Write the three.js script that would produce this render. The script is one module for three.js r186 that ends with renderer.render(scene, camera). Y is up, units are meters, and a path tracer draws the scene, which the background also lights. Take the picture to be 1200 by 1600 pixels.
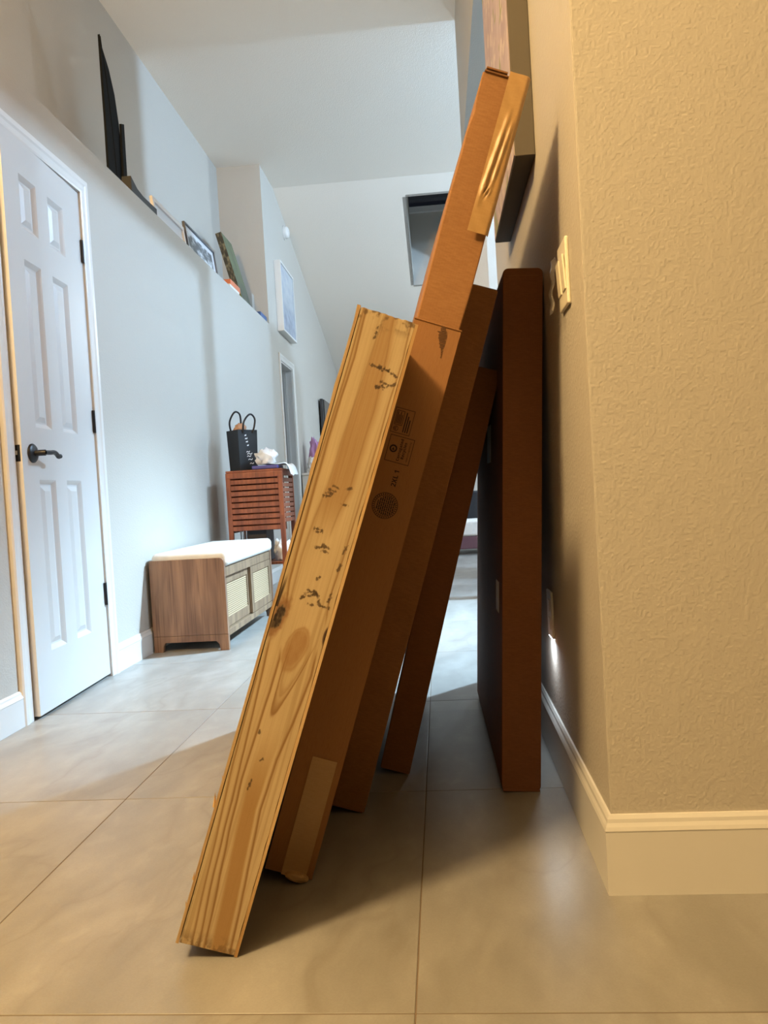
import * as THREE from 'three';
import { RoundedBoxGeometry } from 'three/addons/geometries/RoundedBoxGeometry.js';
import { mergeGeometries, mergeVertices } from 'three/addons/utils/BufferGeometryUtils.js';
import { RectAreaLightUniformsLib } from 'three/addons/lights/RectAreaLightUniformsLib.js';

RectAreaLightUniformsLib.init();
// Plan coordinates used below: X to the right, Y up, D = distance into the hallway (three z = -D). Metres.
const scene = new THREE.Scene();
scene.background = new THREE.Color(0.004, 0.005, 0.008);          // night outside
const renderer = new THREE.WebGLRenderer({ antialias: true });
renderer.toneMapping = THREE.LinearToneMapping;
renderer.toneMappingExposure = 1.0;
renderer.shadowMap.enabled = true;
renderer.shadowMap.type = THREE.PCFSoftShadowMap;

const F = 1158.56, EYE = 0.70;
const camera = new THREE.PerspectiveCamera(2 * Math.atan(800 / F) * 180 / Math.PI, 0.75, 0.05, 60);
const ROW = [[0.99544482, -0.05850293, 0.07527961], [-0.0563212, -0.99793791, -0.03078721], [-0.07692551, -0.02640713, 0.99668708]];
camera.position.set(0, EYE, 0);
{
  const r = new THREE.Vector3(ROW[0][0], ROW[0][1], -ROW[0][2]);
  const u = new THREE.Vector3(-ROW[1][0], -ROW[1][1], ROW[1][2]);
  const b = new THREE.Vector3(-ROW[2][0], -ROW[2][1], ROW[2][2]);
  camera.quaternion.setFromRotationMatrix(new THREE.Matrix4().makeBasis(r, u, b));
}
scene.add(camera);
camera.updateMatrixWorld();

// lamp strengths (candela), colours and places; each lamp is built with its fitting further down
const LAMPS = {
  entry:   { at: [-1.44, 2.86, -0.25], colour: [1.0, 0.675, 0.30], power: 36.5, r: 0.22 },
  kitchenA:{ at: [2.2, 3.44, 4.74], colour: [0.44, 0.69, 1.0], power: 39, r: 0.07 },
  kitchenB:{ at: [2.2, 3.42, 3.02], colour: [0.50, 0.73, 1.0], power: 10, r: 0.06 },
  kitchenSpot: { at: [2.0, 3.42, 4.50], aim: [-0.30, 0, 3.55], colour: [0.52, 0.78, 1.0], power: 225, angle: 0.40, r: 0.05 },
  living:  { at: [1.9, 2.75, 8.6], colour: [0.72, 0.87, 1.0], power: 14, r: 0.06 },  // fill light added for the living room end
};

/* ------------------------------------------------------------------ helpers */
let seed = 7;
const rnd = () => { seed = (seed * 1664525 + 1013904223) >>> 0; return seed / 4294967296; };
const rr = (a, b) => a + (b - a) * rnd();
const lerp = (a, b, t) => a + (b - a) * t;
const clamp = (x, a = 0, b = 1) => Math.min(b, Math.max(a, x));
const sst = (a, b, x) => { const t = clamp((x - a) / (b - a)); return t * t * (3 - 2 * t); };
const hash = (x, y, s) => { let n = Math.imul(x | 0, 374761393) ^ Math.imul(y | 0, 668265263) ^ Math.imul(s | 0, 2147483647 ^ 0x5bd1e995); n = Math.imul(n ^ (n >>> 13), 1274126177); return ((n ^ (n >>> 16)) >>> 0) / 4294967296; };
function vnoise(x, y, px, py, s) {          // tileable value noise with periods px, py
  const xi = Math.floor(x), yi = Math.floor(y), fx = x - xi, fy = y - yi;
  const u = fx * fx * (3 - 2 * fx), v = fy * fy * (3 - 2 * fy);
  const m = (a, p) => ((a % p) + p) % p;
  const a = hash(m(xi, px), m(yi, py), s), b = hash(m(xi + 1, px), m(yi, py), s), c = hash(m(xi, px), m(yi + 1, py), s), d = hash(m(xi + 1, px), m(yi + 1, py), s);
  return lerp(lerp(a, b, u), lerp(c, d, u), v);
}
function fbm(x, y, px, py, oct, s) { let a = 0, w = 0.5, t = 0; for (let i = 0; i < oct; i++) { a += w * vnoise(x, y, px, py, s + i * 17); t += w; x *= 2; y *= 2; px *= 2; py *= 2; w *= 0.5; } return a / t; }
function tex(w, h, fn, sx, sy, colour = true) {        // fn(u, v) -> [r,g,b] 0..255; sx, sy: metres covered
  const d = new Uint8Array(w * h * 4);
  for (let y = 0; y < h; y++) for (let x = 0; x < w; x++) { const c = fn((x + 0.5) / w, (y + 0.5) / h), i = (y * w + x) * 4; d[i] = clamp(c[0], 0, 255); d[i + 1] = clamp(c[1], 0, 255); d[i + 2] = clamp(c[2], 0, 255); d[i + 3] = 255; }
  const t = new THREE.DataTexture(d, w, h, THREE.RGBAFormat);
  t.wrapS = t.wrapT = THREE.RepeatWrapping; t.magFilter = THREE.LinearFilter; t.minFilter = THREE.LinearMipmapLinearFilter; t.generateMipmaps = true;
  if (colour) t.colorSpace = THREE.SRGBColorSpace;
  if (sx) t.repeat.set(1 / sx, 1 / sy);
  t.needsUpdate = true; return t;
}
const grey = (f) => (u, v) => { const g = f(u, v) * 255; return [g, g, g]; };
const mix3 = (a, b, t) => [lerp(a[0], b[0], t), lerp(a[1], b[1], t), lerp(a[2], b[2], t)];
const std = (o) => new THREE.MeshStandardMaterial({ roughness: 0.7, metalness: 0, side: THREE.DoubleSide, ...o });
const phy = (o) => new THREE.MeshPhysicalMaterial({ roughness: 0.6, metalness: 0, side: THREE.DoubleSide, ...o });
const lin = (r, g, b) => new THREE.Color().setRGB(r, g, b);

function uvM(g) {          // uv in metres by the dominant axis of each normal
  if (g.index) g = g.toNonIndexed();
  const p = g.attributes.position, n = g.attributes.normal, uv = new Float32Array(p.count * 2);
  for (let i = 0; i < p.count; i++) {
    const ax = Math.abs(n.getX(i)), ay = Math.abs(n.getY(i)), az = Math.abs(n.getZ(i));
    if (ay >= ax && ay >= az) { uv[2 * i] = p.getX(i); uv[2 * i + 1] = p.getZ(i); }
    else if (ax >= az) { uv[2 * i] = p.getZ(i); uv[2 * i + 1] = p.getY(i); }
    else { uv[2 * i] = p.getX(i); uv[2 * i + 1] = p.getY(i); }
  }
  g.setAttribute('uv', new THREE.BufferAttribute(uv, 2)); return g;
}
function bx(X0, X1, Y0, Y1, D0, D1, r = 0, seg = 2) {        // box in plan coordinates
  const w = Math.abs(X1 - X0), h = Math.abs(Y1 - Y0), d = Math.abs(D1 - D0);
  const g = r > 0 ? new RoundedBoxGeometry(w, h, d, seg, Math.min(r, w * 0.49, h * 0.49, d * 0.49)) : new THREE.BoxGeometry(w, h, d);
  g.translate((X0 + X1) / 2, (Y0 + Y1) / 2, -(D0 + D1) / 2);
  return uvM(g);
}
const strip = (g) => { let q = g.index ? g.toNonIndexed() : g; for (const k of Object.keys(q.attributes)) if (!['position', 'normal', 'uv'].includes(k)) q.deleteAttribute(k); return q; };
const join = (gs) => mergeGeometries(gs.map(strip), false);
const taken = {};
const numbered = (n) => { taken[n] = (taken[n] ?? -1) + 1; return taken[n] ? `${n}_${String(taken[n]).padStart(3, '0')}` : n; };
function mesh(name, g, m, parent) {
  const o = new THREE.Mesh(Array.isArray(g) ? join(g) : g, m); o.castShadow = true; o.receiveShadow = true;
  o.name = parent ? name : numbered(name); (parent ?? scene).add(o); return o;
}
function thing(name, label, category, at = [0, 0, 0], turn = 0, group) {
  const o = new THREE.Group(); o.name = numbered(name); scene.add(o); o.position.set(at[0], at[1], -at[2]); o.rotation.y = turn;
  o.userData = { label, category }; if (group) o.userData.group = group; return o;
}
function tag(o, label, category, group) { Object.assign(o.userData, { label, category }); if (group) o.userData.group = group; return o; }
function struct(name, g, m, label, category) { const o = mesh(name, g, m); o.name = name; o.userData = { kind: 'structure', label, category }; return o; }
function structGroup(name, label, category) { const o = new THREE.Group(); o.name = name; o.userData = { kind: 'structure', label, category }; scene.add(o); return o; }
function sweep(path, profile, map) {        // mitred moulding: profile [offset, height] carried along a path in a plane
  const n = path.length, rings = [];
  for (let i = 0; i < n; i++) {
    const d = (a, b) => { const x = path[b][0] - path[a][0], y = path[b][1] - path[a][1], l = Math.hypot(x, y); return [y / l, -x / l]; };
    const n0 = i > 0 ? d(i - 1, i) : d(i, i + 1), n1 = i < n - 1 ? d(i, i + 1) : d(i - 1, i);
    const s = [n0[0] + n1[0], n0[1] + n1[1]], k = 2 / (s[0] * s[0] + s[1] * s[1]);
    rings.push(profile.map(([o, h]) => map(path[i][0] + s[0] * k * o, path[i][1] + s[1] * k * o, h)));
  }
  const pos = [], tri = (a, b, c) => pos.push(a.x, a.y, a.z, b.x, b.y, b.z, c.x, c.y, c.z), m = profile.length;
  for (let i = 0; i < n - 1; i++) for (let j = 0; j < m; j++) { const k = (j + 1) % m, a = rings[i][j], b = rings[i][k], c = rings[i + 1][k], e = rings[i + 1][j]; tri(a, b, c); tri(a, c, e); }
  for (const R of [rings[0], rings[n - 1]]) for (let j = 1; j < m - 1; j++) tri(R[0], R[j], R[j + 1]);
  const g = new THREE.BufferGeometry(); g.setAttribute('position', new THREE.Float32BufferAttribute(pos, 3)); g.computeVertexNormals(); return uvM(g);
}
function extr(pts, depth, opts = {}) {      // polygon (a, b) pushed by depth along +c
  const s = new THREE.Shape(pts.map(([a, b]) => new THREE.Vector2(a, b)));
  for (const h of opts.holes ?? []) s.holes.push(new THREE.Path(h.map(([a, b]) => new THREE.Vector2(a, b))));
  return new THREE.ExtrudeGeometry(s, { depth, bevelEnabled: !!opts.bevel, bevelThickness: opts.bevel ?? 0, bevelSize: opts.bevel ?? 0, bevelOffset: -(opts.bevel ?? 0), bevelSegments: 2, curveSegments: 8 });
}
const basis = (g, x, y, z, o = [0, 0, 0]) => { g.applyMatrix4(new THREE.Matrix4().makeBasis(new THREE.Vector3(...x), new THREE.Vector3(...y), new THREE.Vector3(...z)).setPosition(...o)); return uvM(g); };
const tube = (pts, r, seg = 24, rad = 7) => strip(new THREE.TubeGeometry(new THREE.CatmullRomCurve3(pts.map((p) => new THREE.Vector3(...p))), seg, r, rad));
function roundRect(x0, y0, x1, y1, r) { const o = [], c = [[x1 - r, y1 - r, 0], [x0 + r, y1 - r, 90], [x0 + r, y0 + r, 180], [x1 - r, y0 + r, 270]]; for (const [cx, cy, a] of c) for (let k = 0; k <= 5; k++) { const t = (a + k * 18) * Math.PI / 180; o.push([cx + r * Math.cos(t), cy + r * Math.sin(t)]); } return o; }
// a photo pixel gives a direction; meet it with the plane X = const -> [D, Y]
function pixX(x, y, X) {
  const v = [(x - 600) / F, (y - 800) / F, 1], d = [0, 1, 2].map((k) => ROW[0][k] * v[0] + ROW[1][k] * v[1] + ROW[2][k] * v[2]), t = X / d[0];
  return [d[2] * t, EYE + d[1] * t];
}

/* ------------------------------------------------------------------ materials */
const peel = tex(1024, 1024, grey((u, v) => { const a = vnoise(u * 150, v * 150, 150, 150, 3), b = vnoise(u * 80, v * 80, 80, 80, 9), c = vnoise(u * 300, v * 300, 300, 300, 5); return 0.25 * c + 0.5 * sst(0.3, 0.85, a) + 0.35 * sst(0.35, 0.8, b) * a; }), 0.62, 0.62, false);
const paint = std({ color: lin(0.46, 0.43, 0.385), roughness: 0.62, bumpMap: peel, bumpScale: 0.00048 });
const ceilingPaint = std({ color: lin(0.86, 0.80, 0.72), roughness: 0.85, bumpMap: peel, bumpScale: 0.0006 });
const trimWhite = phy({ color: lin(0.64, 0.63, 0.61), roughness: 0.34 });
const doorWhite = phy({ color: lin(0.56, 0.555, 0.545), roughness: 0.36 });
const black = phy({ color: lin(0.012, 0.012, 0.014), roughness: 0.42, metalness: 0.3 });
const tileMap = tex(1024, 1024, (u, v) => {
  const w = fbm(u * 6, v * 6, 6, 6, 4, 11), s = u * 22 + v * 4 + w * 2.6;
  const streak = fbm(s, v * 5 + w, 22, 5, 5, 23), cloud = fbm(u * 7, v * 7, 7, 7, 5, 41), grain = hash(u * 4096, v * 4096, 5), fine = fbm(u * 70, v * 40, 70, 40, 3, 47);
  const vein = Math.pow(1 - Math.abs(fbm(s * 0.5 + 3, v * 3 + w, 11, 3, 5, 61) * 2 - 1), 14);
  let c = mix3([127, 124, 119], [150, 148, 144], sst(0.22, 0.78, 0.42 * streak + 0.4 * cloud + 0.18 * fine));
  c = mix3(c, [100, 92, 82], 0.22 * vein * sst(0.42, 0.62, cloud)); c = mix3(c, [160, 158, 152], 0.2 * sst(0.6, 0.75, fine) * sst(0.5, 0.65, streak));
  return c.map((k) => k + (grain - 0.5) * 5);
}, 1.9, 1.9);
const tileMat = phy({ map: tileMap, roughness: 0.34 });
const grout = std({ color: lin(0.16, 0.12, 0.085), roughness: 0.95 });
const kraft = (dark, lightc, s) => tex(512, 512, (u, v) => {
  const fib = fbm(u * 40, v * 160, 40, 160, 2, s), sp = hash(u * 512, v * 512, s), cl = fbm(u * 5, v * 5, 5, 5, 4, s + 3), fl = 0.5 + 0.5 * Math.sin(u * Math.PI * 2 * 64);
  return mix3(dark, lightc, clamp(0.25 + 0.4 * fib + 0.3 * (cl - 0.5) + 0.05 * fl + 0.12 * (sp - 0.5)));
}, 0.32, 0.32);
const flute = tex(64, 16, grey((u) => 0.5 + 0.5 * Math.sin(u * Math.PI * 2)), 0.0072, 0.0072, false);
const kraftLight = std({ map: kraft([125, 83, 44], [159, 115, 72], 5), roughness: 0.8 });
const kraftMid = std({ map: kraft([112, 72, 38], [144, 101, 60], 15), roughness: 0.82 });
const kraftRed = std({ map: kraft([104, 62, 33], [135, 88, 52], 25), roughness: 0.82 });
const tapeMat = phy({ map: kraft([156, 119, 72], [175, 143, 96], 45), roughness: 0.45, clearcoat: 0.25, clearcoatRoughness: 0.35 });
function woodTex(w, h, a, b, c, s, sx, sy, k = 9) {      // grain runs along v
  return tex(w, h, (u, v) => {
    const wob = fbm(u * 3, v * 2, 3, 2, 3, s) * 1.6, ring = fbm(u * k + wob, v * 1.5, k, 2, 4, s + 5), fib = fbm(u * 90, v * 5, 90, 5, 2, s + 9), big = fbm(u * 2, v * 1, 2, 1, 2, s + 13);
    let q = mix3(a, b, sst(0.25, 0.75, ring)); q = mix3(q, c, 0.5 * sst(0.45, 0.9, fib)); return q.map((z) => z * (0.9 + 0.22 * big));
  }, sx, sy);
}
const walnut = std({ map: woodTex(512, 512, [86, 62, 48], [128, 99, 78], [70, 50, 38], 71, 0.4, 0.8, 7), roughness: 0.5 });
const oak = std({ map: woodTex(512, 512, [112, 89, 67], [146, 121, 94], [97, 75, 55], 81, 0.3, 0.7), roughness: 0.55 });
const acacia = std({ map: woodTex(512, 512, [105, 50, 28], [142, 77, 45], [85, 38, 21], 91, 0.25, 0.6), roughness: 0.5 });
const cane = std({ color: lin(0.46, 0.34, 0.21), roughness: 0.65 });
const clothMap = tex(256, 256, (u, v) => { const a = Math.sin(u * 402) * Math.sin(v * 402), n = fbm(u * 8, v * 8, 8, 8, 3, 4); const g = 205 + 8 * a + 12 * (n - 0.5); return [g, g - 2, g - 7]; }, 0.2, 0.2);
const whiteCloth = std({ map: clothMap, roughness: 0.95 });

/* ------------------------------------------------------------------ the shell */
const H = 3.63, WL = -1.415, WR = 0.257, NB = -1.80, LEDGE = 2.24, FAR = 11.3, BEND = 7.0, SLOPE = 1.05 / 3.6;
const slopeY = (D) => H - SLOPE * (D - BEND);

// floor: each tile its own piece over a grout bed
const floor = structGroup('floor', 'large beige stone-look porcelain floor tiles with thin brown grout', 'floor');
mesh('grout_bed', bx(-7.1, 7.1, -0.08, -0.0012, -8.1, FAR + 0.1), grout, floor);
{
  const TX = 0.722, TD = 0.7355, gap = 0.0021, variants = [];
  for (let k = 0; k < 8; k++) {
    const g = new RoundedBoxGeometry(TX - gap, 0.012, TD - gap, 1, 0.0011); g.translate(0, -0.006, 0); uvM(g);
    const uv = g.attributes.uv, ox = rnd() * 3, oy = rnd() * 3; for (let i = 0; i < uv.count; i++) uv.setXY(i, uv.getX(i) + ox, uv.getY(i) + oy); variants.push(g);
  }
  const field = mesh('tile_field', [bx(-7, 7, -0.02, 0, -8.0, 0.974 - 3 * TD - 0.002), bx(-7, -0.072 - 2 * TX - 0.002, -0.02, 0, 0.974 - 3 * TD, 2.1), bx(-0.072 + 5 * TX + 0.002, 7, -0.02, 0, 0.974 - 3 * TD, 1.4)], tileMat, floor); field.userData.kind = 'stuff';
  for (let i = -2; i <= 4; i++) for (let j = -3; j <= 13; j++) {
    const t = mesh('tile', variants[Math.floor(rnd() * 8)], tileMat, floor); t.position.set(-0.072 + (i + 0.5) * TX, 0, -(0.974 + (j + 0.5) * TD));
    if (rnd() < 0.5) t.rotation.y = Math.PI;
  }
}

// left wall: hall face, with two door openings; drops to a plant ledge, full height beyond it
const D1a = 2.383, D1b = 2.987, D1h = 2.008, D2a = 6.85, D2b = 7.40, D2h = 1.985;
{
  const pts = [[2.10, 0], [D1a, 0], [D1a, D1h], [D1b, D1h], [D1b, 0], [D2a, 0], [D2a, D2h], [D2b, D2h], [D2b, 0], [FAR, 0], [FAR, slopeY(FAR) + 0.05], [BEND, H + 0.05], [6.48, H + 0.05], [6.48, LEDGE], [2.10, LEDGE]];
  const g = extr(pts, 0.12); basis(g, [0, 0, -1], [0, 1, 0], [1, 0, 0], [WL - 0.12, 0, 0]);
  struct('wall_left', g, paint, 'greige textured hall wall with white panel door and plant ledge', 'wall');
}
struct('wall_niche_back', bx(NB - 0.12, NB, LEDGE - 0.1, H + 0.05, 2.10, 6.60), paint, 'recessed upper wall behind the plant ledge', 'wall');
struct('wall_niche_end', bx(NB, WL - 0.12, LEDGE - 0.1, H + 0.05, 6.48, 6.60), paint, 'short end wall closing the plant ledge recess', 'wall');
struct('trim_1', bx(-2.42, WL - 0.119, LEDGE - 0.1, LEDGE - 0.0005, 2.10, 6.48), paint, 'flat painted top of the plant ledge', 'ledge');
struct('wall_closet', [bx(-2.42, -2.30, 0, LEDGE - 0.1, 2.10, 3.5), bx(-7.0, WL - 0.12, 0, LEDGE - 0.1, 2.10, 2.20), bx(-7.0, NB - 0.12, LEDGE - 0.1, H + 0.05, 2.10, 2.20), bx(-2.30, WL - 0.12, 0, LEDGE - 0.1, 3.4, 3.5)], paint, 'inside walls of the closet behind the white door', 'wall');
struct('wall_bedroom', [bx(-3.1, -3.0, 0, 2.5, 6.4, 8.6), bx(-3.0, WL - 0.12, 0, 2.5, 6.4, 6.48), bx(-3.0, WL - 0.12, 0, 2.5, 8.5, 8.6), bx(-3.0, WL - 0.12, 2.4, 2.5, 6.48, 8.5), bx(-3.0, WL - 0.12, -0.05, 0, 6.48, 8.5)], paint, 'room walls beyond the far white door frame', 'wall');
// right side: hall wall, its end face toward the camera, header over the kitchen opening, kitchen walls
struct('wall_right', bx(WR, WR + 0.115, 0, H + 0.05, 1.2651, 2.82, 0.003), paint, 'textured hall wall carrying canvas and light switch', 'wall');
struct('wall_front', bx(WR + 0.0005, 7.1, 0, H + 0.05, 1.265, 1.38, 0.003), paint, 'textured wall face beside the stacked boxes, warm lit', 'wall');
struct('wall_post', bx(WR, WR + 0.115, 0, 2.77, 4.64, 4.76), paint, 'narrow wall post carrying the header at the kitchen opening', 'post');
struct('wall_header', bx(WR, WR + 0.115, 2.77, H + 0.05, 2.82, 4.76), paint, 'wall section above the kitchen opening', 'wall');
struct('wall_column', bx(0.40, 0.78, 0, 2.85, 5.60, 5.98), paint, 'square column beyond the kitchen opening, brightly lit', 'column');
struct('wall_kitchen_right', bx(3.2, 3.32, 0, H + 0.05, 1.38, FAR), paint, 'far right wall of kitchen and living room', 'wall');
struct('wall_entry', [bx(7, 7.12, 0, H + 0.05, -8.1, 1.38), bx(-7.12, 7.12, 0, H + 0.05, -8.12, -8.0), bx(-7.12, -7.0, 0, H + 0.05, -8.0, 2.20)], paint, 'entry walls behind the viewpoint', 'wall');
struct('wall_far', bx(-1.6, 3.3, 0, H, FAR, FAR + 0.12), paint, 'far end wall of the living room', 'wall');
const SKY = { x0: -0.175, x1: 0.62, d0: 7.28, d1: 8.79 };
{
  struct('ceiling', bx(-7.12, 7.12, H, H + 0.12, -8.12, BEND), ceilingPaint, 'pale textured flat hall ceiling', 'ceiling');
  const L = Math.hypot(1, SLOPE), s = (D) => (D - BEND) * L;
  const g = extr([[-1.6, -0.01], [3.32, -0.01], [3.32, s(FAR + 0.2)], [-1.6, s(FAR + 0.2)]], 0.12, { holes: [[[SKY.x0, s(SKY.d0)], [SKY.x0, s(SKY.d1)], [SKY.x1, s(SKY.d1)], [SKY.x1, s(SKY.d0)]]] });
  basis(g, [1, 0, 0], [0, -SLOPE / L, -1 / L], [0, 1 / L, -SLOPE / L], [0, H, -BEND]);
  struct('ceiling_slope', g, ceilingPaint, 'pale sloped ceiling with a deep skylight opening', 'ceiling');
  const top = 0.9, quadWall = (X0, X1, Da, Db) => { const c = [[Da, slopeY(Da)], [Db, slopeY(Db)], [Db, slopeY(Db) + top], [Da, slopeY(Da) + top]]; const q = extr(c, X1 - X0); return basis(q, [0, 0, -1], [0, 1, 0], [1, 0, 0], [X0, 0, 0]); };
  struct('skylight_well', [quadWall(SKY.x0 - 0.03, SKY.x0, SKY.d0, SKY.d1), quadWall(SKY.x1, SKY.x1 + 0.03, SKY.d0, SKY.d1), quadWall(SKY.x0, SKY.x1, SKY.d1, SKY.d1 + 0.03), quadWall(SKY.x0, SKY.x1, SKY.d0 - 0.03, SKY.d0)], paint, 'painted shaft walls of the ceiling skylight', 'skylight');
  const w1 = structGroup('window_1', 'dark night skylight pane at the top of the ceiling shaft', 'skylight');
  const pane = extr([[SKY.x0 - 0.03, s(SKY.d0) - 0.03], [SKY.x1 + 0.03, s(SKY.d0) - 0.03], [SKY.x1 + 0.03, s(SKY.d1) + 0.03], [SKY.x0 - 0.03, s(SKY.d1) + 0.03]], 0.006);
  basis(pane, [1, 0, 0], [0, -SLOPE / L, -1 / L], [0, 1 / L, -SLOPE / L], [0, H + top, -BEND]);
  mesh('pane', pane, phy({ color: 0xffffff, transmission: 1, thickness: 0, roughness: 0.02 }), w1);
  mesh('pane_frame', [bx(SKY.x0, SKY.x1, slopeY(SKY.d1) + top - 0.07, slopeY(SKY.d1) + top - 0.01, SKY.d1 - 0.05, SKY.d1)], trimWhite, w1);
}
// baseboards
const baseProfile = (h) => [[0, 0], [0.0125, 0], [0.0125, h - 0.027], [0.0135, h - 0.024], [0.0115, h - 0.018], [0.0085, h - 0.012], [0.0075, h - 0.006], [0.004, h], [0, h]];
const onFloor = (a, b, h) => new THREE.Vector3(a, h, -b);
struct('baseboard_right', sweep([[WR, 2.82], [WR, 1.265], [7, 1.265]], baseProfile(0.134), onFloor), trimWhite, 'white moulded baseboard turning the wall corner', 'baseboard');
struct('baseboard_left', [sweep([[WL, 2.10], [WL, D1a - 0.0605]], baseProfile(0.118), onFloor), sweep([[WL, D1b + 0.0605], [WL, D2a - 0.066]], baseProfile(0.118), onFloor), sweep([[WL, D2b + 0.066], [WL, FAR]], baseProfile(0.118), onFloor)], trimWhite, 'white moulded baseboard along the hall wall with the door', 'baseboard');
// casings
const casing = [[0, 0], [0, 0.009], [-0.008, 0.0115], [-0.014, 0.010], [-0.030, 0.0125], [-0.038, 0.016], [-0.055, 0.0165], [-0.0605, 0.012], [-0.0605, 0]];
const onWall = (a, b, h) => new THREE.Vector3(WL + h, b, -a);
struct('trim_2', sweep([[D1a, 0], [D1a, D1h], [D1b, D1h], [D1b, 0]], casing, onWall), trimWhite, 'white moulded casing around the panel door', 'door casing');
struct('trim_3', sweep([[D2a, 0], [D2a, D2h], [D2b, D2h], [D2b, 0]], casing, onWall), trimWhite, 'white moulded casing around the far doorway', 'door casing');
struct('trim_4', [bx(WL - 0.12, WL, 0, D1h, D1a - 0.001, D1a + 0.002), bx(WL - 0.12, WL, 0, D1h, D1b - 0.002, D1b + 0.001), bx(WL - 0.12, WL, D1h - 0.002, D1h + 0.001, D1a, D1b)], trimWhite, 'white jamb lining inside the panel door frame', 'door jamb');
struct('trim_5', [bx(WL - 0.12, WL, 0, D2h, D2a, D2a + 0.012), bx(WL - 0.12, WL, 0, D2h, D2b - 0.012, D2b), bx(WL - 0.12, WL, D2h - 0.012, D2h, D2a, D2b), bx(WL - 0.09, WL - 0.06, 0, D2h, D2b - 0.025, D2b - 0.012)], trimWhite, 'white jamb lining inside the far doorway', 'door jamb');

// six-panel door, slightly ajar
{
  const door = structGroup('door_1', 'white six-panel closet door, slightly ajar, with black lever', 'door');
  door.position.set(WL + 0.0005, 0, -(D1b - 0.004)); door.rotation.y = 0.047;
  const W = 0.594, cols = [[0.154, 0.279], [0.367, 0.487]], rows = [[0.214, 0.815], [0.998, 1.582], [1.69, 1.878]];
  const holes = []; for (const [a, b] of cols) for (const [c, e] of rows) holes.push([[a, c], [a, e], [b, e], [b, c]]);
  const g = extr([[0, 0.012], [W, 0.012], [W, 2.0], [0, 2.0]], 0.035, { holes }); basis(g, [0, 0, 1], [0, 1, 0], [-1, 0, 0]);
  mesh('leaf', g, doorWhite, door);
  for (const [a, b] of cols) for (const [c, e] of rows) {
    const rings = [[0, 0], [0.006, 0.004], [0.016, 0.012], [0.022, 0.012], [0.04, 0.0045]].map(([i, d]) => [[a + i, c + i, d], [b - i, c + i, d], [b - i, e - i, d], [a + i, e - i, d]]), pos = [];
    const V = (p) => [-p[2], p[1], p[0]], tri = (x, y, z) => pos.push(...V(x), ...V(y), ...V(z));
    for (let r = 0; r < rings.length - 1; r++) for (let k = 0; k < 4; k++) { const m = (k + 1) % 4; tri(rings[r][k], rings[r][m], rings[r + 1][m]); tri(rings[r][k], rings[r + 1][m], rings[r + 1][k]); }
    const q = rings.at(-1); tri(q[0], q[1], q[2]); tri(q[0], q[2], q[3]);
    const pg = new THREE.BufferGeometry(); pg.setAttribute('position', new THREE.Float32BufferAttribute(pos, 3)); pg.computeVertexNormals(); mesh('panel', uvM(pg), doorWhite, door);
  }
  for (const y of [0.347, 1.062, 1.761]) { const hg = mesh('hinge', [bx(0.001, 0.006, y - 0.045, y + 0.045, -0.006, 0.022), strip(new THREE.CylinderGeometry(0.006, 0.006, 0.092, 12).translate(0.006, y, 0.006))], black, door); hg.userData.label = 'black butt hinge'; }
  // lever handle
  const hz = 0.525, hy = 0.905, handle = new THREE.Group(); handle.name = 'handle'; handle.userData.label = 'black curved lever handle'; door.add(handle);
  const ros = new THREE.LatheGeometry([[0, 0.013], [0.012, 0.013], [0.022, 0.010], [0.029, 0.008], [0.033, 0.004], [0.033, 0]].map(([r, y]) => new THREE.Vector2(r, y)), 28).rotateZ(-Math.PI / 2).translate(0, hy, hz);
  mesh('rosette', strip(ros), black, handle);
  const lev = [tube([[0.008, hy, hz], [0.035, hy, hz], [0.046, hy, hz - 0.003]], 0.0105, 14, 12), tube([[0.046, hy, hz + 0.004], [0.049, hy + 0.001, hz - 0.03], [0.049, hy + 0.003, hz - 0.058], [0.048, hy - 0.002, hz - 0.078], [0.046, hy - 0.010, hz - 0.094], [0.047, hy - 0.008, hz - 0.108]], 0.008, 30, 10)];
  mesh('lever', lev, black, handle);
  mesh('latch_plate', [bx(-0.031, -0.006, hy - 0.03, hy + 0.026, -(W - 0.0005), -(W + 0.0015), 0.001)], black, door);
  mesh('latch_bolt', [bx(-0.022, -0.014, hy - 0.008, hy + 0.006, -(W + 0.001), -(W + 0.006), 0.001)], phy({ color: lin(0.6, 0.55, 0.45), metalness: 0.9, roughness: 0.3 }), door);
}
{
  const d2 = structGroup('door_2', 'pale door leaf swung open inside the far doorway', 'door');
  d2.position.set(WL - 0.10, 0, -(D2b - 0.014)); d2.rotation.y = -1.25;
  mesh('leaf', bx(-0.035, 0, 0.012, D2h - 0.015, -0.53, 0, 0.002), doorWhite, d2);
}

/* ------------------------------------------------------------------ leaning crate and boxes */
function leaning(name, label, category, x, d, dx, lean, group) {       // group origin = lower right near edge, on the floor
  const o = thing(name, label, category, [x, 0, d], 0, group); o.rotation.order = 'YXZ'; o.rotation.y = -Math.atan(dx); o.rotation.z = -lean * Math.PI / 180; return o;
}
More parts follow.
